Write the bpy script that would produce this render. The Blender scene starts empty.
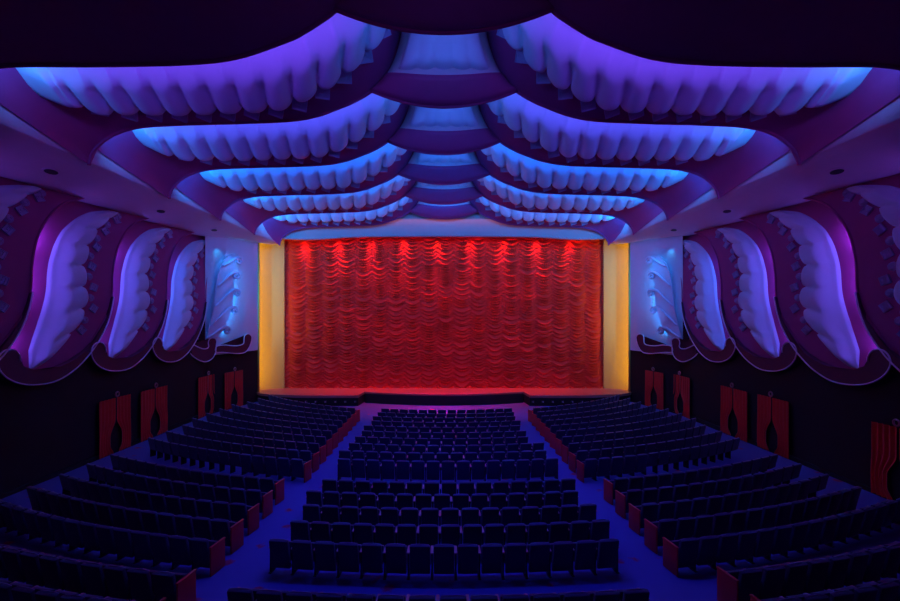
import bpy, bmesh, math, random
from mathutils import Vector, Matrix
random.seed(7)
PI = math.pi
CZ = 6.1                      # eye height above the lowest floor
KC = 1.33                     # ceiling module scale (metres per module unit)
KW = 1.29                     # side wall module scale
scn = bpy.context.scene
col = scn.collection

# ---------------------------------------------------------------- camera
cd = bpy.data.cameras.new('camera'); cam = bpy.data.objects.new('camera', cd); col.objects.link(cam)
cam.location = (0, 0, CZ); cam.rotation_euler = (PI/2, 0, 0)
cd.lens = 18; cd.sensor_width = 36; cd.shift_x = 6/900; cd.shift_y = 14.5/900
cd.clip_start = .1; cd.clip_end = 200
scn.camera = cam
scn.view_settings.view_transform = 'Standard'; scn.view_settings.look = 'None'
scn.view_settings.exposure = 0.0; scn.view_settings.gamma = 1.0; scn.view_settings.use_curve_mapping = False
# ---------------------------------------------------------------- world: faint violet ambient fill, let in where the rear is left unbuilt
w = bpy.data.worlds.new('world'); scn.world = w; w.use_nodes = True
bg = w.node_tree.nodes['Background']; bg.inputs[0].default_value = (.30, .07, .60, 1); bg.inputs[1].default_value = .010

def area(name, loc, target, sx, sy, color, power, spread=PI, roll=None):
    l = bpy.data.lights.new(name, 'AREA'); l.shape = 'RECTANGLE'; l.size = sx; l.size_y = sy
    l.color = color; l.energy = power; l.spread = spread
    o = bpy.data.objects.new(name, l); col.objects.link(o)
    p = Vector(loc); t = Vector(target)
    zax = (p - t).normalized()
    xax = Vector(roll) if roll is not None else Vector((1, 0, 0))
    xax = (xax - zax * xax.dot(zax)).normalized(); yax = zax.cross(xax)
    m = Matrix((xax, yax, zax)).transposed().to_4x4(); m.translation = p + Vector((0, 0, CZ))
    o.matrix_world = m
    return o
def spot(name, loc, target, color, power, angle, blend=.5, rad=.06):
    l = bpy.data.lights.new(name, 'SPOT'); l.color = color; l.energy = power; l.spot_size = angle; l.spot_blend = blend
    l.shadow_soft_size = rad
    o = bpy.data.objects.new(name, l); col.objects.link(o)
    p = Vector(loc); o.location = p + Vector((0, 0, CZ))
    o.rotation_euler = (Vector(target) - p).to_track_quat('-Z', 'Y').to_euler()
    return o
# added unseen fill: blue and weak red over seats, violet near the camera
LIP_Y = [8.65 * KC, 11.75 * KC, 15.18 * KC, 18.65 * KC, 22.0 * KC, 32.0]
area('blue_fill', (0, 12.5, 6.5), (0, 14.5, -6), 7, .6, (.006, .03, 1.0), 250, spread=math.radians(96))
area('blue_fill', (0, 21.0, 6.3), (0, 21, -6), 8, .6, (.006, .03, 1.0), 170, spread=math.radians(110))
area('ledge_fill', (0, 2.0, 0.5), (0, 22, 6), 12, 2.0, (.26, .02, .75), 36)  # added fill to lift the side ledges
area('red_fill', (0, 17, 6.5), (0, 19, -6), 12, .6, (1, .05, .06), 46)  # added red fill so the drapes and row ends show

# ---------------------------------------------------------------- materials
def mat(name, color, rough=.6, metal=0, sheen=0, noise=0, nscale=3, bump=0, bscale=30):
    m = bpy.data.materials.new(name); m.use_nodes = True
    nt = m.node_tree; b = nt.nodes['Principled BSDF']
    b.inputs['Base Color'].default_value = (*color, 1); b.inputs['Roughness'].default_value = rough
    b.inputs['Metallic'].default_value = metal
    if sheen: b.inputs['Sheen Weight'].default_value = sheen
    tc = nt.nodes.new('ShaderNodeTexCoord')
    if noise:
        n = nt.nodes.new('ShaderNodeTexNoise'); n.inputs['Scale'].default_value = nscale; n.inputs['Detail'].default_value = 4
        nt.links.new(tc.outputs['Object'], n.inputs['Vector'])
        r = nt.nodes.new('ShaderNodeMapRange'); r.inputs[3].default_value = 1 - noise; r.inputs[4].default_value = 1 + noise
        nt.links.new(n.outputs['Fac'], r.inputs[0])
        mx = nt.nodes.new('ShaderNodeVectorMath'); mx.operation = 'SCALE'; mx.inputs[0].default_value = color
        nt.links.new(r.outputs[0], mx.inputs['Scale']); nt.links.new(mx.outputs[0], b.inputs['Base Color'])
    if bump:
        n2 = nt.nodes.new('ShaderNodeTexNoise'); n2.inputs['Scale'].default_value = bscale
        nt.links.new(tc.outputs['Object'], n2.inputs['Vector'])
        bp = nt.nodes.new('ShaderNodeBump'); bp.inputs['Strength'].default_value = bump; bp.inputs['Distance'].default_value = .02
        nt.links.new(n2.outputs['Fac'], bp.inputs['Height']); nt.links.new(bp.outputs[0], b.inputs['Normal'])
    return m
M = dict(
    plaster=mat('plaster', (.62, .62, .72), .75, noise=.05, bump=.1),
    ivory=mat('ivory_plaster', (.60, .44, .50), .75, noise=.06, bump=.1),
    maroon=mat('magenta_paint', (.42, .035, .17), .7, noise=.08, bump=.1),
    shadowpaint=mat('shaded_ceiling_tone', (.32, .09, .17), .85, noise=.1),  # boards without cove lamps, their shade put into the colour
    border=mat('border_paint', (.10, .010, .045), .6, noise=.05),
    rim=mat('rim_paint', (.80, .62, .75), .5),
    fret=mat('fret_shade_tone', (.42, .28, .46), .7, noise=.05),  # ornaments darkened, the shade at the fringe put into their colour
    header=mat('header_pink_tone', (.62, .33, .30), .75, noise=.05),  # ivory warmed, the pink light on the header put into its colour
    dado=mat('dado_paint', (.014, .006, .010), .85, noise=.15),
    redcloth=mat('red_velvet', (.80, .03, .015), .8, sheen=.2, noise=.1, nscale=8),
    curtain=mat('curtain_satin', (.75, .028, .003), .42, sheen=.2, noise=.22, nscale=1.2),
    stage=mat('stage_boards', (.42, .16, .12), .45, noise=.08),
    black=mat('black_paint', (.008, .008, .01), .8, noise=.1),
    gold=mat('gold_plaster', (.66, .43, .10), .6, noise=.05),
    navy=mat('navy_velour', (.02, .025, .07), .7, sheen=.3, noise=.15, nscale=6),
    seatedge=mat('seat_edge_highlight', (.30, .30, .38), .35),  # pale tone that draws the highlight line on the seat backs
    arm=mat('armrest_wood', (.55, .25, .24), .3, noise=.1),
    redwood=mat('red_end_panel', (.70, .035, .03), .45, noise=.1),
    iron=mat('cast_iron', (.03, .03, .04), .5, metal=.6),
    vent=mat('vent_metal', (.03, .02, .03), .6),
)
M['curtain'].node_tree.nodes['Principled BSDF'].inputs['Specular IOR Level'].default_value = .25
# carpet with small red motifs
m = mat('carpet', (.10, .11, .32), .95); nt = m.node_tree; b = nt.nodes['Principled BSDF']
tc = nt.nodes.new('ShaderNodeTexCoord'); vo = nt.nodes.new('ShaderNodeTexVoronoi'); vo.inputs['Scale'].default_value = 1.1
nt.links.new(tc.outputs['Object'], vo.inputs['Vector'])
rp = nt.nodes.new('ShaderNodeValToRGB'); rp.color_ramp.elements[0].position = .13; rp.color_ramp.elements[0].color = (.42, .035, .07, 1)
rp.color_ramp.elements[1].position = .22; rp.color_ramp.elements[1].color = (.10, .11, .34, 1)
nz = nt.nodes.new('ShaderNodeTexNoise'); nz.inputs['Scale'].default_value = 5; nt.links.new(tc.outputs['Object'], nz.inputs['Vector'])
ad = nt.nodes.new('ShaderNodeMath'); ad.operation = 'MULTIPLY_ADD'; ad.inputs[1].default_value = .35; nt.links.new(nz.outputs['Fac'], ad.inputs[0]); nt.links.new(vo.outputs['Distance'], ad.inputs[2])
ad2 = nt.nodes.new('ShaderNodeMath'); ad2.operation = 'SUBTRACT'; ad2.inputs[1].default_value = .14; nt.links.new(ad.outputs[0], ad2.inputs[0])
nt.links.new(ad2.outputs[0], rp.inputs[0]); nt.links.new(rp.outputs[0], b.inputs['Base Color'])
M['carpet'] = m

# ---------------------------------------------------------------- mesh helpers
class MB:
    def __init__(s): s.v = []; s.f = []
    def add(s, vs, fs):
        n = len(s.v); s.v += [tuple(p) for p in vs]; s.f += [tuple(i + n for i in f) for f in fs]; return s
    def box(s, x0, x1, y0, y1, z0, z1, mtx=None):
        vs = [Vector(p) for p in ((x0,y0,z0),(x1,y0,z0),(x1,y1,z0),(x0,y1,z0),(x0,y0,z1),(x1,y0,z1),(x1,y1,z1),(x0,y1,z1))]
        if mtx: vs = [mtx @ p for p in vs]
        return s.add(vs, [(0,3,2,1),(4,5,6,7),(0,1,5,4),(1,2,6,5),(2,3,7,6),(3,0,4,7)])
    def grid(s, pts):                                  # pts[row][col]
        nr = len(pts); nc = len(pts[0])
        return s.add([p for r in pts for p in r], [(i*nc+j, i*nc+j+1, (i+1)*nc+j+1, (i+1)*nc+j) for i in range(nr-1) for j in range(nc-1)])
    def tube(s, path, r, n=8, closed=False):
        path = [Vector(p) for p in path]; N = len(path); rings = []
        up = None
        for i, p in enumerate(path):
            t = (path[min(i+1, N-1)] - path[max(i-1, 0)]).normalized()
            if up is None: up = Vector((0, 0, 1)) if abs(t.z) < .9 else Vector((1, 0, 0))
            a = (up - t * up.dot(t)).normalized(); bb = t.cross(a); up = a
            rr = r[i] if isinstance(r, (list, tuple)) else r
            rings.append([p + a * rr * math.cos(2*PI*k/n) + bb * rr * math.sin(2*PI*k/n) for k in range(n)])
        base = len(s.v); s.v += [tuple(q) for rg in rings for q in rg]
        for i in range(N-1):
            for k in range(n):
                s.f.append((base+i*n+k, base+i*n+(k+1)%n, base+(i+1)*n+(k+1)%n, base+(i+1)*n+k))
        s.f.append(tuple(base+k for k in range(n))[::-1]); s.f.append(tuple(base+(N-1)*n+k for k in range(n)))
        return s
    def mesh(s, name, m, smooth=True, bevel=0):
        me = bpy.data.meshes.new(name); me.from_pydata(s.v, [], s.f); me.materials.append(m)
        bm = bmesh.new(); bm.from_mesh(me)
        if bevel: bmesh.ops.bevel(bm, geom=bm.edges[:], offset=bevel, segments=2, affect='EDGES', profile=.6)
        bmesh.ops.recalc_face_normals(bm, faces=bm.faces[:]) if bevel else None
        bm.to_mesh(me); bm.free()
        if smooth:
            me.polygons.foreach_set('use_smooth', [True]*len(me.polygons))
            if bevel or smooth == 'sharp': me.set_sharp_from_angle(angle=math.radians(40))
        return me
    def build(s, name, m, parent=None, smooth=True, bevel=0):
        return link(name, s.mesh(name, m, smooth, bevel), parent)
def link(name, me, parent=None, loc=(0, 0, 0)):
    o = bpy.data.objects.new(name, me); col.objects.link(o)
    if parent: o.parent = parent; o.location = loc
    else: o.location = Vector(loc) + Vector((0, 0, CZ))
    return o
def thing(name, label, cat, group=None, loc=(0, 0, 0), rot=0):
    o = bpy.data.objects.new(name, None); col.objects.link(o); o.empty_display_size = .2
    o.location = Vector(loc) + Vector((0, 0, CZ)); o.rotation_euler = (0, 0, rot)
    return tag(o, label, cat, group)
def tag(o, label, cat, group=None):
    o['label'] = label; o['category'] = cat
    if group: o['group'] = group
    return o
def struct(o): o['kind'] = 'structure'; return o
def lerp(a, b, t): return a + (b - a) * t
def sm(t): t = max(0, min(1, t)); return t*t*(3-2*t)
def interp(tab, x):
    if x <= tab[0][0]: return tab[0][1]
    for (a, va), (b_, vb) in zip(tab, tab[1:]):
        if x <= b_: return lerp(va, vb, (x-a)/(b_-a))
    return tab[-1][1]
def catmull(pts, n):
    """resample a polyline into n points of even arc length along a Catmull-Rom curve"""
    P = [Vector(p) for p in pts]; d = []
    for i in range(len(P)-1):
        p0 = P[max(i-1, 0)]; p1 = P[i]; p2 = P[i+1]; p3 = P[min(i+2, len(P)-1)]
        for k in range(14):
            t = k/14
            d.append(.5*((2*p1) + (p2-p0)*t + (2*p0-5*p1+4*p2-p3)*t*t + (3*p1-p0-3*p2+p3)*t**3))
    d.append(P[-1]); L = [0]
    for a, b_ in zip(d, d[1:]): L.append(L[-1] + (b_-a).length)
    out = []; j = 0
    for i in range(n):
        s = L[-1]*i/(n-1)
        while j < len(L)-2 and L[j+1] < s: j += 1
        out.append(d[j].lerp(d[j+1], (s-L[j])/max(1e-9, L[j+1]-L[j])))
    return out

# ---------------------------------------------------------------- floor
CY = 40.0
def fz(x, y):
    t = CY - math.hypot(x, CY - y)
    return interp([(0, -5.35), (7.6, -5.62), (8.6, -5.68), (9.5, -5.90), (27, -6.10), (40, -6.10)], t)
pts = [[(x, y, fz(x, y)) for x in [-15.2 + 30.4*i/60 for i in range(61)]] for y in [-1 + 34.8*j/80 for j in range(81)]]
fl = struct(MB().grid(pts).build('floor', M['carpet']))

# ---------------------------------------------------------------- stage, proscenium
def prism(poly, z0, z1):
    n = len(poly); mb = MB()
    mb.add([(x, y, z0) for x, y in poly] + [(x, y, z1) for x, y in poly], [tuple(range(n))[::-1], tuple(range(n, 2*n))] + [(i, (i+1) % n, (i+1) % n + n, i+n) for i in range(n)])
    return mb
ZS = -5.39
def edge(sc):
    R = []
    for i in range(0, 13):
        x = 5.6*i/12; R.append((x, 30.55 + 1.05*(x/5.6)**2))
    side = [(5.75, 30.15), (8.0, 30.1), (10.0, 30.2), (11.8, 30.55), (12.8, 31.1), (13.1, 31.5)]
    return R, side
R, side = edge(1)
full = [(-x, y) for x, y in side[::-1]] + [(-x, y) for x, y in R[::-1][:-1]] + R + side
struct(prism([(x, y+.05) for x, y in full] + [(13.4, 34.4), (-13.4, 34.4)], -6.25, ZS-.16).build('stage_front', M['black'], smooth=False)).name = 'trim_stage_front'
sf = struct(prism([(x*1.002, y) for x, y in full] + [(13.4, 34.4), (-13.4, 34.4)], ZS-.16, ZS).build('floor_stage', M['stage'], smooth=False))
# orchestra rail in front of the stage centre
rl = thing('pit_rail', 'low black curved rail in front of the stage centre', 'rail', loc=(0, 30, -6.1))
mb = MB(); pl = [(5.5*(i/20), 30.35 + .95*(i/20)**2) for i in range(-20, 21)]
mb.grid([[(x, y-30, 0) for x, y in pl], [(x, y-30, .62) for x, y in pl], [(x, y-30+.07, .62) for x, y in pl], [(x, y-30+.07, 0) for x, y in pl]]).build('panel', M['black'], rl, smooth='sharp')
MB().tube([(x, y-30+.03, .62) for x, y in pl], .04).build('handrail', M['black'], rl)
# small floor lamps along the side aprons of the stage front
for sx, sn in ((-1, 'left'), (1, 'right')):
    for i in range(9):
        x = sx*(5.95 + .66*i)
        y = interp([(p[0], p[1]) for p in side], abs(x)) - .02
        t = thing('footlight', f'small unlit footlight housing on the {sn} stage apron front', 'lamp', f'footlights on the {sn} apron', loc=(x, y, ZS-.42))
        MB().box(-.09, .09, -.06, .06, -.07, .07).build('housing', M['iron'], t, bevel=.015)
        MB().tube([(0, -.06, 0), (0, -.085, 0)], .05, 12).build('lens', M['seatedge'], t)

# reveals (lit gold) either side of the curtain
for sx, sn in ((-1, 'left'), (1, 'right')):
    prof = [(13.45, 31.78), (13.42, 32.05), (13.2, 32.4), (12.85, 32.7), (12.45, 32.92), (12.1, 33.05), (11.75, 33.1), (11.75, 33.9)]
    mb = MB(); mb.grid([[(sx*x, y, z) for x, y in prof] for z in (ZS, -3, 0, 3, 6.4)])
    struct(mb.build('wall_reveal_'+sn, M['gold'], smooth='sharp'))
    mb = MB().tube([(sx*12.98, 31.5, ZS), (sx*12.98, 31.5, 5.6)], .07)
    struct(mb.build('trim_reveal_'+sn, M['gold']))
    area('reveal_lamp', (sx*13.22, 31.78, .2), (sx*12.2, 32.6, .2), .12, 10.8, (1.0, .60, .003), 112, roll=(0, 1, 0)).rotation_euler.rotate_axis('Z', 0)
struct(MB().grid([[(-15, 34.3, z), (15, 34.3, z)] for z in (-6.2, 9.5)]).build('wall_stage_back', M['black']))
# header over the curtain
def hb(x): return 5.50 + .10*(1-(x/12)**2) - .16*math.exp(-((abs(x)-9.6)/2.2)**2)
xs = [-12.9 + 25.8*i/60 for i in range(61)]
mb = MB(); mb.grid([[(x, 32.35, 8.5) for x in xs], [(x, 32.30, hb(x)+.6) for x in xs], [(x, 32.1, hb(x)+.1) for x in xs], [(x, 32.12, hb(x)) for x in xs], [(x, 32.5, hb(x)+.02) for x in xs], [(x, 32.55, 8.5) for x in xs]])
struct(mb.build('wall_header', M['header']))

# ---------------------------------------------------------------- stage curtain (ruched austrian drape)
def curtain():
    NCOL = 21; W = 23.7; cw = 1.217; x00 = -11.45 - cw; top = 6.6; bot = ZS + .12
    rnd = random.Random(3); colp = []
    for c in range(NCOL):
        z = top; zs = [z]; 
        while z > bot - 1: z -= rnd.choice((.15,.18,.2,.24,.28,.36)); zs.append(z)
        colp.append((zs, rnd.uniform(.26, .42), rnd.random()))
    per = 10; nz = 560; rows = []
    X = [-W/2 + W*i/(NCOL*per+10) for i in range(NCOL*per+11)]
    def off(c, f, z):
        zs, sag, ph = colp[c]
        s = sag*(1-(2*f-1)**2)
        zz = z + s*1.0
        # locate pleat
        for a, b_ in zip(zs, zs[1:]):
            if zz > b_: 
                q = (a-zz)/(a-b_) if zz <= a else 0
                break
        else: q = 0
        depth = .15*q**1.5 + .03*math.sin(zz*1.7+ph*6)
        return -depth*(.55+.45*math.sin(PI*f)**.6) - .05*math.sin(PI*f)**.8
    for j in range(nz+1):
        z = top + (bot-top)*j/nz; row = []
        for i, x in enumerate(X):
            c = min(int((x-x00)/cw), NCOL-1); f = max(0, min(1, (x-x00)/cw - c))
            zz = z - (.16*math.sin(PI*f)*(j/nz)**20)
            row.append((x, 33.35 + off(c, f, z), zz + .0))
        rows.append(row)
    t = thing('stage_curtain', 'huge red ruched curtain with swagged folds closing off the stage', 'curtain', loc=(0, 0, 0))
    MB().grid(rows).build('cloth', M['curtain'], t)
    mb = MB()
    for c in range(NCOL):
        x0 = x00 + c*cw
        if c == 0 or x0 + cw > 12: continue
        mb.tube([(x0+cw*k/8, 33.18 - .15*math.sin(PI*k/8), bot - .02 - .16*math.sin(PI*k/8)) for k in range(9)], .045, 6)
    mb.build('hem_fringe', M['curtain'], t)
curtain()
for i in range(9):
    x = (304.5 + i*33.2 - 444)/450*33.0
    spot('curtain_spot', (x, 32.92, 6.35), (x, 33.25, 0.0), (1, .045, .006), 1100, math.radians(40), 1, .04)
area('curtain_fill', (0, 32.75, 6.35), (0, 33.2, -3.0), 22, .12, (1, .03, .003), 125, spread=math.radians(70))  # unseen strip lamp added to redden the whole curtain from above
area('front_fill', (0, 24.5, 5.0), (0, 33.3, -.6), 18, .3, (1, .035, .002), 55, spread=math.radians(75))  # unseen frontal lamp added to even out the curtain's red
area('header_fill', (0, 32.12, 6.9), (0, 32.4, 5.6), 22, .1, (1, .35, .45), 16)  # unseen lamp added to turn the header pinker
area('apron_fill', (0, 32.8, 6.0), (0, 30.9, -5.4), 16, .1, (1, .01, .03), 150, spread=math.radians(50))  # unseen lamp added for the red glow on the stage lip
area('pit_fill', (0, 32.75, 6.0), (0, 28.6, -6.1), 6, .1, (.8, .01, .35), 130, spread=math.radians(30))  # unseen lamp added for the magenta strip of floor
area('curtain_top_fill', (0, 32.6, 6.5), (0, 33.2, 5.0), 20, .1, (.45, .03, .7), 22)  # unseen violet lamp added for the tint between the spots

# ---------------------------------------------------------------- ceiling canopies
PX = 38.3
WING1 = [(355,165),(354,158),(350,150),(343,143),(333,136),(318,130),(296,126),(256,124),(206,122.6),(156,120.5),(128,116),(108,109),(90,101.5),(74,92),(62,81),(53,67),(47,53),(43,38),(41,20)]
WING1 = [(hw/PX, (315-y)/PX) for hw, y in WING1]
W0 = [(484,106),(482,92),(478,82),(470,74),(458,68.5),(440,66),(418,65),(340,65),(256,63),(206,57),(156,40),(140,32),(124,22),(109,11),(86,-12),(72,-32),(64,-52),(58,-75),(56,-95)]
WING0 = [(hw/52.0, (315-y)/52.0) for hw, y in W0]
NU = 150
def wing_curve(k):
    c = WING0 if k == 0 else WING1
    s = KC*(LIP_Y[5]/(25.35*KC)) if k == 5 else KC
    return [Vector((p.x*s, p.y*s)) for p in catmull(c, NU)]
CURVES = {k: wing_curve(k) for k in range(6)}
CURVES[-1] = CURVES[0]
LY = {k: LIP_Y[k] for k in range(6)}; LY[-1] = 5.3*KC
XC = 9.30*KC                                           # curb line at the outer ends
def upper(k, i):
    """top edge of board k, tucked up behind lip k-1"""
    p = CURVES[k-1][i]; u = i/(NU-1)
    up = (.50 + .55*sm(u/.12))*KC
    x = min(p.x + .10*KC, XC-.02) if u < .25 else p.x + .05*KC
    return Vector((x, LY[k-1] + .30*KC, p.y + up))
def sheet(k, u, v, side):
    i = max(0, min(NU-1.001, u*(NU-1))); a = int(i); f = i-a
    lo = CURVES[k][a].lerp(CURVES[k][a+1], f); lo = Vector((lo.x, LY[k], lo.y))
    hi = upper(k, a).lerp(upper(k, a+1), f)
    p = hi.lerp(lo, v); p.z += .16*KC*math.sin(PI*v)*sm(u/.1)       # slight cove
    p.x *= side
    return p
def normal(S, u, v, ref):
    e = .004
    a = S(min(1, u+e), v) - S(max(0, u-e), v); b_ = S(u, min(1, v+e)) - S(u, max(0, v-e))
    n = a.cross(b_).normalized()
    return n if n.dot(ref) > 0 else -n
def pk(q):
    if q < .56: return .30*(q/.56) + .70*sm((q-.16)/.40)
    a = 1 - .20*((q-.56)/.44)**2
    return a if q < .88 else a*math.sqrt(max(0, 1-((q-.88)/.12)**2))
def relief(S, ref, lobes, u0, u1, tn, tf, H, scal, skew=.4, nu=None, nv=26, per=14, smooth_end=.5, flare=0):
    """gadrooned plaster fringe lying on surface S"""
    nu = int(lobes*per); rows = []
    for i in range(nu+1):
        a = i/nu; row = []
        L = a*lobes
        f = L - math.floor(L) if i < nu else 1
        sc = math.sqrt(max(0, 1-(2*f-1)**2))
        endf = min(1, L/.45, (lobes-L)/.35)
        e2 = math.sqrt(max(0, 1-(1-min(1, endf))**2))
        n0 = tn(a); n1 = n0 + (tf(a)-n0)*(.7 + .3*e2)*(1 - scal + scal*sc)
        for j in range(nv+1):
            q = j/nv; v = lerp(n0, n1, q); u = lerp(u0 - flare*sm((v-.1)/.45), u1, a)
            Ls = L + skew*(1-q)**1.5
            fs = Ls - math.floor(Ls)
            bul = math.sin(PI*min(1, fs**.8))**.5
            if Ls < smooth_end: bul = .8
            ramp = pk(q)
            base = .30*min(1, q/.08, (1-q)/.05)
            h = H*min(1, endf*1.3)*(base + (1-(.60*sm((q-.34)/.36))*(1-bul))*ramp*.9)
            p = S(u, v); row.append(p + normal(S, u, v, ref)*h if h > 0 else p)
        rows.append(row)
    return MB().grid(rows)
def fret_mesh():
    mb = MB(); s = .235
    mb.box(-s, s, -s, s, -.02, .05)
    def bar(x0, x1, y0, y1): mb.box(x0, x1, y0, y1, .04, .085)
    t = .035
    bar(-s, s, s-t, s); bar(-s, s, -s, -s+t); bar(-s, -s+t, -s, s); bar(s-t, s, -s, s)
    bar(-s+.07, s-.10, .06, .06+t); bar(-s+.07, -s+.07+t, -.10, .09); bar(-s+.07, .06, -.10, -.10+t); bar(.06-t, .06, -.10, .0); bar(s-.10, s-.10+t, -.12, .095)
    return mb.mesh('fret_ornament', M['fret'], smooth=False, bevel=0)
FRET = fret_mesh()
def place_on(me, name, parent, p, n, tan, scale=1, spin=0):
    z = n.normalized(); x = (tan - z*tan.dot(z)).normalized(); y = z.cross(x)
    m = Matrix((x, y, z)).transposed().to_4x4() @ Matrix.Rotation(spin, 4, 'Z') @ Matrix.Scale(scale, 4)
    m.translation = p
    o = bpy.data.objects.new(name, me); col.objects.link(o); o.parent = parent; o.matrix_local = m
    return o
def puff(r):
    mb = MB(); n = 20; rings = []
    for i in range(9):
        a = PI/2*i/8; rings.append([(r*math.cos(a)*math.cos(2*PI*k/n), r*math.cos(a)*math.sin(2*PI*k/n), .55*r*math.sin(a)) for k in range(n+1)])
    mb.grid(rings)
    spi = []
    for k in range(40):
        a = 2*PI*1.5*k/39; rr = r*(1.0-.75*k/39); spi.append((rr*math.cos(a), rr*math.sin(a), .06*r+.55*r*math.sqrt(max(0, 1-(rr/r)**2))))
    mb.tube(spi, .05*r*2, 6)
    return mb.mesh('scroll', M['plaster'])
SCROLL = puff(.30)
WSCROLL = SCROLL.copy(); WSCROLL.materials[0] = M['fret']
ORD = ['', 'nearest', 'second', 'third', 'fourth', 'farthest']
CCOL = {1: (.17, .07, 1.0), 2: (.085, .10, 1.0), 3: (.01, .17, 1.0), 4: (.005, .21, 1.0), 5: (.005, .23, 1.0)}
CPOW = {1: 1.15, 2: 1.7, 3: 2.6, 4: 2.6, 5: 2.2}
def mk_wing(k, side):
    sn = 'left' if side < 0 else 'right'
    if k == 0: t = thing('ceiling_canopy', f'dark unlit curved ceiling wing overhead at the {sn}, in front of all lit ones', 'ceiling relief', 'unlit ceiling canopies')
    else: t = thing('ceiling_canopy', f'{ORD[k]} lit scalloped ceiling wing on the {sn} half of the ceiling', 'ceiling relief', 'lit ceiling canopies')
    S = lambda u, v: sheet(k, u, v, side)
    mb = MB(); rows = []
    bk = [Vector((CURVES[k-1][i].x*side, LY[k-1]+.05, CURVES[k-1][i].y)) for i in range(NU)]
    rows.append(bk)
    rows += [[S(i/(NU-1), v/10) for i in range(NU)] for v in range(11)]
    mb.grid(rows).build('board', M['maroon'] if k else M['shadowpaint'], t)
    MB().tube([Vector((p.x*side, LY[k], p.y)) for p in CURVES[k]], .045*KC, 8).build('lip_moulding', M['maroon'] if k else M['shadowpaint'], t)
    if k == 0: return
    lob = 14; u0, u1 = (.068 if k == 1 else .084), .905
    tn = lambda a: .10
    tf = lambda a: interp([(0,.50),(.03,.62),(.07,.74),(.12,.82),(.3,.86),(.6,.85),(.75,.76),(.9,.64),(1,.58)], a)
    s = 1 if k < 5 else .9
    ref = Vector((0, -1, -1.2))
    relief(S, ref, lob, u0, u1, tn, tf, .42*KC*s, .10, flare=.022, skew=-.8).build('scalloped_shell', M['plaster'], t)
    for j in range(1, lob):
        u = lerp(u0, u1, (j+.02)/lob); v = tf(j/lob) + .005
        p = S(u, v); n = normal(S, u, v, ref); tan = S(u+.01, v) - S(u-.01, v)
        place_on(FRET, 'fret_ornament', t, p + n*.11*KC, n + Vector((0, -.55, 0)), tan, 1.0*s, .45*side)
    u = lerp(u0, u1, 1.012); p = S(u, .52); n = normal(S, u, .52, ref)
    place_on(SCROLL, 'scroll', t, p, n, S(u+.01, .52)-S(u-.01, .52), 1.15*s)
    # cove lamps hidden behind the nearer lip
    c = CURVES[k-1]; y = LY[k-1] + .13*KC
    def lamp(i0, i1, pw, hh=.10, dz=.20, colr=None):
        a, b_ = c[i0], c[i1]; mid = (a+b_)/2; L = (b_-a).length
        nrm = Vector((-(b_-a).y, (b_-a).x)).normalized()
        if nrm.y < 0 and abs(nrm.x) < .8: nrm = -nrm
        if abs(nrm.x) >= .8: nrm = Vector((-1 if i0 > NU*.6 else 1, .3)).normalized()
        pos = Vector((side*(mid.x), y, mid.y + dz*KC))
        tgt = pos + Vector((side*nrm.x*.4, 1.0, .42))
        area('cove_lamp', pos, tgt, L, hh, colr or CCOL[k], pw*L*CPOW[k]*KC, roll=(side*(b_-a).x, 0, (b_-a).y))
    n1 = int(NU*.56); n0 = int(NU*.10)
    lamp(n0, int(NU*.33), 7); lamp(int(NU*.33), n1, 7); lamp(n1, int(NU*.70), 7); lamp(int(NU*.70), int(NU*.80), 6); lamp(int(NU*.80), int(NU*.90), 4)
    # end lamp: the cyan glow at the outer tip
    e = c[int(NU*.09)]
    area('tip_lamp', (side*(e.x-.15), y+.15, e.y+.34*KC), (side*(e.x-.5), y+2.2, e.y+.3), .5, .2, (.005, .30, 1.0), 20*CPOW[k])
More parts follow.
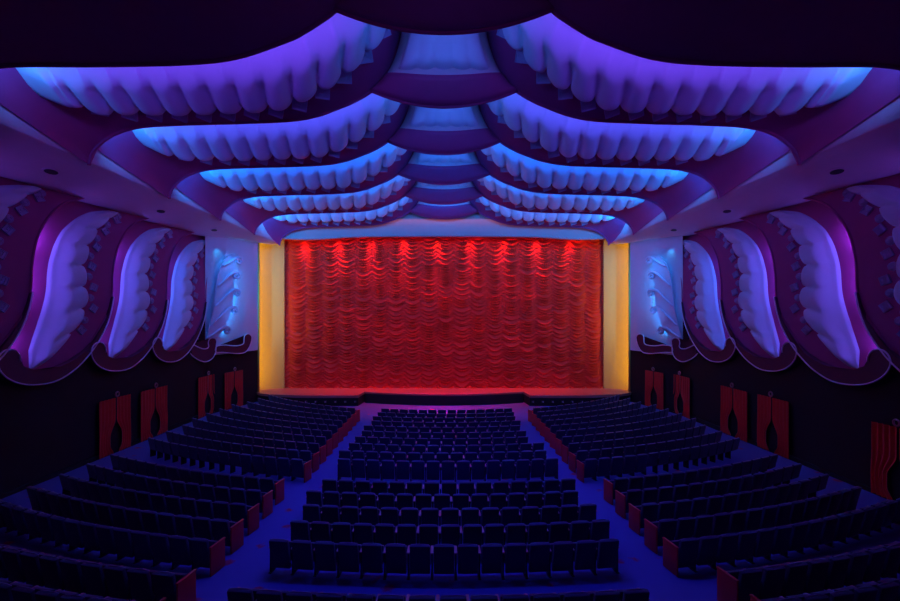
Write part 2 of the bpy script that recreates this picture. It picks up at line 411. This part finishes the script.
def mk_centre(k):
    if k == 0: t = thing('ceiling_keystone', 'dark unlit curved centre piece overhead at the top of the view', 'ceiling relief', 'unlit ceiling canopies')
    else: t = thing('ceiling_keystone', f'{ORD[k]} blue lit bell shaped centre piece between the ceiling wings', 'ceiling relief', 'ceiling centre pieces')
    sc = KC*(LIP_Y[5]/(25.35*KC)) if k == 5 else KC
    c = CURVES[k]; lim = 1.93*sc if k else CURVES[0][int(NU*.0)].x
    if k == 0: lim = 109/52*KC
    # inner part of the wing lip, from join upward
    inner = [p for p in c if p.x <= lim]
    join = inner[0]; top = inner[-1]
    cz = 5.41*KC if k == 0 else 5.42*sc
    NS = 40; NT = 24; rows = []
    def C(s, t_):                                       # s -1..1 across, t_ 0 top .. 1 bottom
        ii = (1-t_)*(len(inner)-1); a = min(int(ii), len(inner)-2); e = inner[a].lerp(inner[a+1], ii-a)
        x = s*e.x
        zb = cz + (join.y-cz)*abs(s)**2                 # bottom arc
        z = e.y + (zb-join.y)*t_**2
        bow = 1.25*KC*(1-t_)**.8*math.sqrt(max(0, 1-s*s))
        return Vector((x, LY[k]-.04-bow, z))
    rows = [[C(-1+2*i/NS, j/NT) for i in range(NS+1)] for j in range(NT+1)]
    MB().grid(rows).build('bell', M['ivory'] if k else M['maroon'], t)
    # bottom band of the bell (deep magenta)
    arc = [C(-1+2*i/NS, 1) for i in range(NS+1)]
    band = [[C(-1+2*i/NS, q) + Vector((0, -.07*KC*(1 if q > .74 else 0), 0)) for i in range(NS+1)] for q in (.735, .745, .8, .85, .9, .95, 1.0)]
    band.append([p + Vector((0, .05, .03)) for p in arc])
    MB().grid(band).build('band', M['maroon'] if k else M['shadowpaint'], t)
    MB().tube(arc, .045*KC, 8).build('lip_moulding', M['maroon'], t)
    # glowing trapezoid valance with a scalloped lower edge
    rows = []; nv = 12
    for i in range(49):
        s = -1+2*i/48; L = (s+1)/2*5; f = L-math.floor(L) if i < 48 else 0; sca = math.sin(PI*f)**.6
        row = []
        for j in range(nv+1):
            q = j/nv; tt = lerp(.08, .66+.03*sca+.02*s*s, q); wd = lerp(.70, .78, q)
            p = C(s*wd, tt)
            d = .16*KC*(sm(q/.2)*.5 + .6*sm(q)*(.5+.5*sca))*(1 if q < .9 else max(0, (1-q)/.1))
            if abs(s) > .999: d = 0
            row.append(p + Vector((0, -d, -.6*d)))
        rows.append(row)
    MB().grid(rows).build('valance', M['plaster'], t)
    if k == 0:
        area('bell_lamp', (0, LY[-1]+.2, 7.4), (0, LY[0], 8.6), 2.2, .15, (.2, .08, 1.0), 15); return  # weak lamp added out of view to tint the front centre piece
    area('bell_lamp', (0, LY[k-1]+.18*KC, (5.62 if k > 1 else 5.7)*KC), (0, LY[k], 6.6*KC), 1.9*KC, .15, (.02, .22, 1.0) if k > 1 else (.03, .2, 1.0), 48*CPOW[k]**.6)
for k in range(6):
    mk_wing(k, -1); mk_wing(k, 1); mk_centre(k)

# ceiling above everything, so no spill escapes
struct(MB().grid([[(-15.5, y, 11.6), (15.5, y, 11.6)] for y in (2, 34.4)]).build('ceiling', M['shadowpaint']))

# side ledges with curb
ledge = {}
for sx, sn in ((-1, 'left'), (1, 'right')):
    stn = [(2, 14.2, 4.5, XC, 5.35), (20, 14.2, 4.6, XC, 5.35), (26.8, 14.2, 4.72, XC, 5.35), (29.3, 13.75, 4.95, XC, 5.3), (32.1, 12.95, 5.15, 11.7, 5.12)]
    ledge[sn] = stn
    rows = []
    for y, xo, zo, xi, zi in stn:
        r = [(sx*(xo+.8), y, zo+.02), (sx*xo, y, zo)]
        for q in (.2, .4, .6, .8): r.append((sx*lerp(xo, xi, q), y, lerp(zo, zi, q) - .10*math.sin(PI*q)))
        r += [(sx*(xi+.03), y, zi-.03), (sx*(xi), y, zi+.02), (sx*(xi+.02), y, zi+.4), (sx*(xi+.05), y, zi+2.8)]
        rows.append(r)
    struct(MB().grid(rows).build('trim_'+sn, M['ivory']))
    # vents in the ledge
    for i, d in enumerate((15.2, 21.1, 26.0)):
        y = d; q = .5
        a = [interp([(s[0], s[c]) for s in stn], y) for c in (1, 2, 3, 4)]
        px, pz = lerp(a[0], a[2], q), lerp(a[1], a[3], q)-.10
        n = Vector((-sx*(a[3]-a[1]), 0, -(a[0]-a[2]))).normalized()
        t = thing('ceiling_vent', f'small dark oval vent in the {sn} ledge, {["nearest","middle","farthest"][i]} of three', 'vent', 'ledge vents', loc=(sx*px, y, pz))
        mb = MB(); nn = 24
        X = Vector((0, 1, 0)); Y = n.cross(X)
        for (ra, rb, h0, nm, mt) in ((.30, .17, .03, 'ring', M['ivory']), (.25, .13, .035, 'grille', M['vent'])):
            o = MB(); rg = [[(X*ra*math.cos(2*PI*c/nn) + Y*rb*math.sin(2*PI*c/nn) + n*h) for c in range(nn+1)] for h in (-.03, h0)]
            o.grid(rg); o.add([tuple(p) for p in rg[1][:-1]], [tuple(range(nn))]); o.build(nm, mt, t, smooth='sharp')

# ---------------------------------------------------------------- side walls
XW = 14.2
NC = [(18.2,3.95),(17.4,3.85),(16.4,3.46),(15.95,3.22),(15.6,2.91),(15.3,2.5),(15.1,2.08),(14.98,1.6),(14.93,1.2),(14.92,.8),(14.86,.4),(14.7,0),(14.42,-.35),(14.15,-.7),(13.92,-1.0),(13.85,-1.2)]
NC = [Vector((p.x-14.93, p.y))*KW for p in catmull(NC, 90)]
PITCH = 2.93*KW; REC = .55*KW
def wsheet(d0, u, t, side):
    i = max(0, min(88.999, u*89)); a = int(i); c = NC[a].lerp(NC[a+1], i-a)
    d = d0 + c.x + PITCH*t; z = c.y - KW*interp([(0,.55),(.3,.72),(.5,.68),(.8,.25),(1,0)], t)*sm((u-.72)/.28)
    r = REC*(1-t)**1.1
    return Vector((side*(XW + r), d, z))
PN = ['nearest', 'second', 'third', 'fourth']
WCOL = [(.19, .08, 1.0), (.17, .09, 1.0), (.13, .10, 1.0), (.06, .13, 1.0)]
def border_poly():
    out = []
    for k in range(13):
        a = math.radians(-10 + 215*k/12); out.append((14.22 + .30*math.cos(a), -1.16 + .30*math.sin(a)))
    out += [(14.02,-1.42),(14.2,-1.6),(14.5,-1.76),(14.9,-1.86),(15.4,-1.88),(15.8,-1.80),(16.25,-1.6),(16.6,-1.36),(16.95,-1.05),(17.25,-.70),(17.5,-.32),(17.68,.1),(17.8,.6)]
    inn = [(17.72,.3),(17.55,-.1),(17.3,-.42),(16.95,-.83),(16.6,-1.12),(16.2,-1.33),(15.75,-1.46),(15.3,-1.5),(14.9,-1.45),(14.62,-1.33)]
    return out, inn
def mk_wall_panel(n, side):
    sn = 'left' if side < 0 else 'right'
    d0 = (9.07 + 2.93*n)*KW
    t = thing('wall_wing', f'{PN[n]} lit plaster leaf panel along the {sn} wall above a dark scroll border', 'wall relief', 'side wall leaf panels')
    S = lambda u, v: wsheet(d0, u, v, side)
    rows = [[Vector((side*(XW+.02), d0+c.x+.05, c.y)) for c in NC]]
    rows += [[S(i/89, v/12) for i in range(90)] for v in range(13)]
    MB().grid(rows).build('board', M['maroon'], t)
    MB().tube([S(i/89, 1) for i in range(90)], .035*KW, 8).build('lip_moulding', M['maroon'], t)
    ref = Vector((-side, -.25, 0))
    tn = lambda a: interp([(0,.52),(.1,.42),(.3,.34),(.5,.31),(.8,.29),(.92,.32),(1,.40)], a)
    tf = lambda a: interp([(0,.66),(.12,.70),(.3,.68),(.5,.67),(.75,.73),(.88,.70),(1,.50)], a)
    u0, u1 = .235, .945
    relief(S, ref, 8, u0, u1, tn, tf, .14*KW, .14, skew=-.5, smooth_end=0).build('leaf', M['plaster'], t)
    for j in range(1, 8):
        a = j/8; u = lerp(u0, u1, a); v = tf(a) + .07
        p = S(u, v); nn = normal(S, u, v, ref); tan = S(u+.01, v)-S(u-.01, v)
        place_on(FRET, 'fret_ornament', t, p+nn*.02, nn, tan, .62, .3*side)
        v = tf(a-.5/8) + .03; u = lerp(u0, u1, a-.5/8); p = S(u, v)
        place_on(WSCROLL, 'scroll', t, p, normal(S, u, v, ref), tan, .5)
    # scroll border
    out, inn = border_poly()
    conv = lambda p: Vector((p[0]-14.93, p[1]))*KW
    o2 = [conv(p) for p in out]; i2 = [conv(p) for p in inn]
    poly = o2 + i2
    for h, nm, mt in ((.12, 'scroll_border', M['border']),):
        bm = bmesh.new()
        x0, x1 = side*(XW-.12), side*(XW+.10)
        vs = [bm.verts.new((x0, d0+p.x, p.y)) for p in poly]; vb = [bm.verts.new((x1, d0+p.x, p.y)) for p in poly]
        f = bm.faces.new(vs); bm.faces.new(vb[::-1])
        for a in range(len(poly)): bm.faces.new((vs[a], vb[a], vb[(a+1) % len(poly)], vs[(a+1) % len(poly)]))
        bmesh.ops.triangulate(bm, faces=[fc for fc in bm.faces if len(fc.verts) > 4]); bmesh.ops.recalc_face_normals(bm, faces=bm.faces[:])
        me = bpy.data.meshes.new(nm); bm.to_mesh(me); bm.free(); me.materials.append(mt); link(nm, me, t)
    sm_o = catmull(o2, 110)
    MB().tube([(side*(XW-.13), d0+p.x, p.y) for p in sm_o], .028, 6).build('edge_moulding', M['rim'], t)
    # cove lamps behind the nearer lip
    for (i0, i1, pw) in ((33, 48, 17), (48, 66, 18), (66, 84, 17)):
        a, b_ = NC[i0], NC[i1]; mid = NC[(i0+i1)//2]; L = (b_-a).length
        pos = Vector((side*(XW+.30), d0+mid.x+.12, mid.y)); tgt = pos + Vector((side*.35, 1, 0))
        area('wall_cove_lamp', pos, tgt, L, .10, WCOL[n], pw*L, roll=(0, (b_-a).x, (b_-a).y))
for sd in (-1, 1):
    for n in range(4): mk_wall_panel(n, sd)

# splayed end walls beside the proscenium and their ribbed leaf
E0 = Vector((14.2, 26.75)); E1 = Vector((13.0, 31.5))
def epoint(e, z, side, off=0):
    p = E0.lerp(E1, e); d = (E1-E0).normalized(); n = Vector((-d.y, d.x)); n = n if n.y < 0 or n.x < 0 else -n
    n = Vector((-abs(n.x), -abs(n.y)))
    q = p + n*off
    return Vector((side*q.x, q.y, z))
def hw2e(hw):                                          # position along the splayed wall for a bearing
    lo, hi = -.3, 1.2
    for _ in range(40):
        m_ = (lo+hi)/2; p = E0.lerp(E1, m_)
        if 450*p.x/p.y > hw: lo = m_
        else: hi = m_
    return lo
def ep(x, y, side=-1, off=0):
    e = hw2e(444-x); d = E0.lerp(E1, e).y
    return epoint(e, (315-y)*d/450, side, off)
for sx, sn in ((-1, 'left'), (1, 'right')):
    struct(MB().grid([[epoint(e, z, sx) for e in (0, .25, .5, .75, 1)] for z in (-2.45, 0, 2, 4, 6)]).build('wall_splay_'+sn, M['plaster']))
    t = thing('ribbed_leaf', f'pale ribbed leaf with curled tips lit cyan on the {sn} end wall by the stage', 'wall relief', 'ribbed end wall leaves')
    OFF = .22
    lf = [(224,257),(230,254),(232,262),(231,276),(231,293),(229,310),(222,329),(214,337),(203,339),(207,326),(211,310),(213,292),(215,275),(219,264)]
    bm = bmesh.new(); va = [bm.verts.new(ep(x, y, sx, OFF)) for x, y in lf]; vb = [bm.verts.new(ep(x, y, sx, OFF-.06)) for x, y in lf]
    bm.faces.new(va); bm.faces.new(vb[::-1])
    for a in range(len(lf)): bm.faces.new((va[a], vb[a], vb[(a+1) % len(lf)], va[(a+1) % len(lf)]))
    bmesh.ops.triangulate(bm, faces=[f for f in bm.faces if len(f.verts) > 4]); bmesh.ops.recalc_face_normals(bm, faces=bm.faces[:])
    me = bpy.data.meshes.new('blade'); bm.to_mesh(me); bm.free(); me.materials.append(M['plaster']); link('blade', me, t)
    for (vx, vy), (ax, ay) in zip([(235,261),(232.6,276),(233.4,293),(231,310.6),(223,330.6)], [(219,266),(214,286),(212,306),(208,325),(203,338)]):
        path = catmull([(ax, ay), (lerp(ax, vx, .35), lerp(ay, vy, .55)), (lerp(ax, vx, .75), vy-2.2), (vx, vy-3.2)], 14)
        for q in range(1, 30):
            a = -PI/2 + q/29*2*PI*1.35; r = 3.3*(1-.8*q/29); path.append(Vector((vx + r*math.cos(a), vy + r*math.sin(a))))
        P = [ep(p.x, p.y, sx, OFF+.06) for p in path]
        MB().tube(P, [.05+.04*min(1, i/10) for i in range(len(P))], 8).build('curled_rib', M['plaster'], t)
    for y0, y1, lx in ((262, 285, 227), (288, 308, 226.5), (310, 328, 219.5)):
        p = ep(lx, (y0+y1)/2, sx, .10); g = ep(lx+10, (y0+y1)/2, sx, -.02)
        area('leaf_lamp', p, g, 1.35, .08, (.01, .38, 1.0), 55, roll=(0, 0, 1))
    spot('leaf_spot', ep(216, 247, sx, .3), ep(219, 264, sx, 0), (.01, .5, 1.0), 14, math.radians(120), 1, .03)
    spot('splay_fill', ep(226, 250, sx, 1.1), ep(232, 300, sx, 0), (.03, .28, 1.0), 105, math.radians(105), 1, .03)  # blue spots added in mid-air to tint the end wall
    spot('splay_fill', ep(226, 330, sx, 1.6), ep(232, 290, sx, 0), (.04, .25, 1.0), 80, math.radians(105), 1, .03)
    # borders with the curl at the stage end
    for nm, off, pts in (('nearer', .05, [(213.5,345),(214,341),(212.5,338.5),(209.5,337.8),(206.5,339.5),(205.5,343),(206,346.5),(204,348.5),(199,348.5),(190,344),(183,337),(181,341),(184,349),(190,356),(197,360.5),(204,361.5),(210,358),(213,352)]),
                         ('farther', .05, [(249,341),(249.3,337),(247.5,334.4),(244.7,334),(242,336),(241.5,340),(241,343.5),(237,345.3),(230,345.8),(222,345),(213.8,346.5),(213.6,352),(221,352.3),(229,353.2),(237,353.5),(243,352),(247,347)])):
        b = thing('scroll_border', f'dark scroll border on the {sn} end wall, {nm} of two from the audience', 'moulding', 'end wall scroll borders')
        P = catmull(pts + [pts[0]], 80)[:-1]
        bm = bmesh.new(); va = [bm.verts.new(ep(p.x, p.y, sx, .18)) for p in P]; vb = [bm.verts.new(ep(p.x, p.y, sx, .13)) for p in P]
        bm.faces.new(va); bm.faces.new(vb[::-1])
        for a in range(len(P)): bm.faces.new((va[a], vb[a], vb[(a+1) % len(P)], va[(a+1) % len(P)]))
        bmesh.ops.triangulate(bm, faces=[f for f in bm.faces if len(f.verts) > 4]); bmesh.ops.recalc_face_normals(bm, faces=bm.faces[:])
        me = bpy.data.meshes.new('board'); bm.to_mesh(me); bm.free(); me.materials.append(M['border']); link('board', me, b)
        MB().tube([ep(p.x, p.y, sx, .19) for p in P + [P[0]]], .032, 6).build('edge_moulding', M['rim'], b)
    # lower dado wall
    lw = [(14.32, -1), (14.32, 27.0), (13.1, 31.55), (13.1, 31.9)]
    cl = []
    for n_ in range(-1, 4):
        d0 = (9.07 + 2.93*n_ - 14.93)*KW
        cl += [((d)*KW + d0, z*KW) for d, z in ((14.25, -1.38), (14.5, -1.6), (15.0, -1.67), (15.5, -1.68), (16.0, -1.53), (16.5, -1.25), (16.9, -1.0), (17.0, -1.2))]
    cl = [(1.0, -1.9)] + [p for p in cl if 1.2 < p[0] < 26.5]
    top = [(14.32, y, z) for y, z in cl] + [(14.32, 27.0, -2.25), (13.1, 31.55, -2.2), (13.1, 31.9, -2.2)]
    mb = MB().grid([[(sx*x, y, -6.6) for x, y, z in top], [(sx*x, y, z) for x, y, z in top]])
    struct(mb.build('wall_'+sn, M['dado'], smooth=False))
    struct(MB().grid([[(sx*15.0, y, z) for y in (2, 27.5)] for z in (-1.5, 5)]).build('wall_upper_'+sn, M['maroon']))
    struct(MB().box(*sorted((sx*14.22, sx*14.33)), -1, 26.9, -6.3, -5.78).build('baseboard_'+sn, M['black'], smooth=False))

# ---------------------------------------------------------------- doorways and door curtains
def door(n, p0, p1, side, word):
    """p0, p1: plan points along the wall"""
    p0 = Vector(p0); p1 = Vector(p1); d = (p1-p0); W = d.length; d.normalize(); mid = (p0+p1)/2
    floorz = fz(mid.x, mid.y); H = 2.35
    nrm = Vector((d.y, -d.x)); 
    if nrm.x*side > 0: nrm = -nrm
    def P(a, z, o): q = p0 + d*a + nrm*o; return Vector((q.x, q.y, z))
    def slab(a0, a1, z0, z1, o0, o1):
        v = [P(a, z, o) for o in (o0, o1) for z in (z0, z1) for a in (a0, a1)]
        return MB().add(v, [(0,1,3,2),(4,6,7,5),(0,4,5,1),(2,3,7,6),(0,2,6,4),(1,5,7,3)])
    dr = struct(slab(.12, W-.12, floorz-.1, floorz+H-.1, .01, .05).build(f'door_{n}', M['black'], smooth=False))
    sn = 'left' if side < 0 else 'right'
    t = thing('door_curtain', f'pair of red drapes over the {word} doorway in the {sn} wall', 'curtain', 'red door drapes')
    for s in (0, 1):
        rows = []; nz = 26; na = 26
        for j in range(nz+1):
            q = j/nz; z = floorz + .04 + H*(1-q)
            gap = .02 + .17*W*sm((q-.38)/.3)*(1 - .65*sm((q-.85)/.15))
            a0, a1 = (0, W/2-gap) if s == 0 else (W/2+gap, W)
            rows.append([P(lerp(a0, a1, i/na), z, .14 + .045*math.sin(i/na*PI*9 + s) - .01) for i in range(na+1)])
        MB().grid(rows).build('drape', M['redcloth'], t)
    MB().tube([P(W/2+.10*math.sin(a), floorz+H+.2+.10*math.cos(a), .2) for a in [2*PI*i/12 for i in range(13)]], .03, 6).build('finial', M['arm'], t)
def wp(hw, X=14.30): return X*450/hw
n = 1
dl = [(348, 316, 'nearest'), (306, 279, 'second'), (248, 230, 'third')]
for side in (-1, 1):
    for a, b_, wd in dl:
        if side > 0: wd = {'nearest': 'second', 'second': 'third', 'third': 'fourth'}[wd]
        door(n, (side*14.30, wp(a)), (side*14.30, wp(b_)), side, wd); n += 1
    e = [Vector((14.30, 27.0)), Vector((13.1, 31.55))]
    q0, q1 = e[0].lerp(e[1], .30), e[0].lerp(e[1], .66)
    door(n, (side*q0.x, q0.y), (side*q1.x, q1.y), side, 'farthest'); n += 1
door(n, (14.30, 13.1), (14.30, 14.95), 1, 'nearest')

# ---------------------------------------------------------------- seats
def rbox(w_, d_, h_, cz, cy, tilt, bev, m, name, taper=0):
    mt = Matrix.Translation((0, cy, cz)) @ Matrix.Rotation(tilt, 4, 'X')
    mb = MB().box(-w_/2, w_/2, -d_/2, d_/2, -h_/2, h_/2, mt)
    return mb.mesh(name, m, True, bev)
P_ = .53
SEAT = {
    'backrest': rbox(.452, .085, .70, .487, -.12, math.radians(12), .028, M['navy'], 'backrest'),  # lengthened towards the floor to stand in for the shade below
    'back_piping': MB().tube([(-.20, -.145, .822), (-.1, -.15, .836), (0, -.152, .838), (.1, -.15, .836), (.20, -.145, .822)], .011, 6).mesh('back_piping', M['seatedge']),  # thin pale strip drawing in the highlight on the back's top edge
    'seat': rbox(.44, .13, .40, .46, .09, math.radians(-14), .035, M['navy'], 'seat'),
    'armrest': MB().box(-.30, -.235, -.10, .24, .585, .615).mesh('armrest', M['arm'], True, .012),
    'leg': MB().box(-.285, -.25, -.06, .16, .0, .585).box(-.30, -.235, -.09, .20, 0, .02).mesh('leg', M['iron'], False),
    'row_end': MB().box(-.325, -.285, -.20, .28, .02, .66).mesh('row_end', M['redwood'], True, .012),
    'end_cap': MB().box(-.335, -.275, -.21, .29, .655, .685).mesh('end_cap', M['redwood'], True, .01),
}
def ordn(i): return ['first','second','third','fourth','fifth','sixth','seventh','eighth','ninth','tenth','eleventh','twelfth','thirteenth','fourteenth','fifteenth','sixteenth','seventeenth','eighteenth'][i]
seats = []     # (x, y, z, rot, flags, label, group)
def row(t0, xa, xb, count, sec, rowname, off=0, ends=None):
    R = CY - t0
    if count:                                           # centre block: count seats centred
        angs = [((i-(count-1)/2)*P_ + off*P_)/R for i in range(count)]
    else:
        a0 = math.asin(xa/R); a1 = math.asin(xb/R); nn = int(abs(a1-a0)*R/P_); sg = 1 if a1 > a0 else -1
        angs = sorted(a0 + sg*(i+.5)*P_/R for i in range(nn))
    for i, a in enumerate(angs):
        x = R*math.sin(a); y = CY - R*math.cos(a)
        fl_ = ''
        if count: fl_ = 'R' if i == len(angs)-1 else ''
        elif xa < 0: fl_ = 'ER' if i == len(angs)-1 else ''
        else: fl_ = 'EL' if i == 0 else ('R' if i == len(angs)-1 else '')
        lab = f'navy seat, {ordn(i)} from left, {rowname} of {sec}'
        seats.append((x, y, fz(x, y), a, fl_, lab, f'{rowname}, {sec}'))
# rear block
offs = [0, .3, .3, -.1, .3]
rn5 = ['back row', 'second row from back', 'middle row', 'second row from front', 'front row']
for r in range(5):
    t0 = 10.1 + .96*r
    row(t0, 0, 0, 15, 'centre rear block', rn5[r], offs[r])
    row(t0-.25, -5.25, -12.9+.15*r, 0, 'left rear block', rn5[r]); row(t0-.25, 5.25, 12.9-.15*r, 0, 'right rear block', rn5[r])
offs = [.28, -.1, .2, -.2, 0, -.2, .2, 0, .2, .3]
cnt = [15, 15, 15, 14, 14, 14, 14, 14, 14, 14]
for r in range(10):
    t0 = 16.0 + 1.0*r
    nm = 'back row' if r == 0 else ('front row' if r == 9 else f'{ordn(r)} row from back')
    row(t0, 0, 0, cnt[r], 'centre front block', nm, offs[r])
    xo = 12.6 - .0*r if r < 6 else 12.6 - .25*(r-5)
    row(t0-.35, -4.95, -xo, 0, 'left front block', nm); row(t0-.35, 4.95, xo, 0, 'right front block', nm)
row(7.85, 0, 0, 14, 'bottom edge centre block', 'only visible row', -.2)
for r in range(2):
    nm = ['upper row', 'lower row'][r]
    row(8.15-.95*r, -4.95, -11.6, 0, 'bottom left corner block', nm); row(8.15-.95*r, 5.5, 11.8, 0, 'bottom right corner block', nm)
seats = [s for s in seats if abs(s[0])/s[1] < 1.05 and (6.1-.0-CZ + 0 + (-(s[2]+.85)))/s[1] < .66]
seats.sort(key=lambda s: math.hypot(s[0], s[1]))
parts0 = ['backrest', 'back_piping', 'seat', 'armrest', 'leg']
protos = {}
for k_ in SEAT: protos[k_] = SEAT[k_]
IND = 300
for (x, y, z, a, fl_, lab, grp) in seats[:IND]:
    t = bpy.data.objects.new('theatre_seat', None); col.objects.link(t)
    t.location = (x, y, z+CZ); t.rotation_euler = (0, 0, a); t.empty_display_size = .2
    tag(t, lab, 'seat', 'theatre seats')
    def put(nm, flip=False):
        o = bpy.data.objects.new(nm, protos[nm]); col.objects.link(o); o.parent = t
        if flip: o.scale = (-1, 1, 1)
        return o
    for nm in parts0: put(nm)
    if 'R' in fl_ and 'E' not in fl_: put('armrest', True); put('leg', True)
    if 'E' in fl_:
        f = 'R' in fl_
        put('row_end', f); put('end_cap', f)
rest = bmesh.new(); mats = [M['navy'], M['seatedge'], M['arm'], M['iron'], M['redwood']]
me = bpy.data.meshes.new('distant_seats')
for m_ in mats: me.materials.append(m_)
simple = {'backrest': (MB().box(-.222, .222, -.04, .04, -.25, .25, Matrix.Translation((0, -.10, .585)) @ Matrix.Rotation(math.radians(12), 4, 'X')), 0),
          'back_piping': (MB().box(-.20, .20, -.16, -.135, .82, .84), 1), 'seat': (MB().box(-.215, .215, -.06, .06, -.2, .2, Matrix.Translation((0, .09, .46)) @ Matrix.Rotation(math.radians(-14), 4, 'X')), 0),
          'armrest': (MB().box(-.30, -.235, -.10, .24, .585, .615), 2), 'leg': (MB().box(-.285, -.25, -.06, .16, 0, .585), 3),
          'row_end': (MB().box(-.325, -.285, -.20, .28, .02, .68), 4)}
V = []; F = []; MI = []
for (x, y, z, a, fl_, lab, grp) in seats[IND:]:
    mt = Matrix.Translation((x, y, z)) @ Matrix.Rotation(a, 4, 'Z')
    for nm, (mb, mi) in simple.items():
        if nm == 'row_end' and 'E' not in fl_: continue
        sc = Matrix.Scale(-1, 4, (1, 0, 0)) if nm == 'row_end' and 'R' in fl_ else Matrix.Identity(4)
        n0_ = len(V); V += [tuple(mt @ sc @ Vector(p)) for p in mb.v]; F += [tuple(i+n0_ for i in f) for f in mb.f]; MI += [mi]*len(mb.f)
me.from_pydata(V, [], F); me.polygons.foreach_set('material_index', MI); rest.free()
o = link('theatre_seats', me); o['kind'] = 'stuff'
tag(o, 'far rows of navy theatre seats closest to the stage', 'seats', 'theatre seats')
print('SEATS', len(seats))
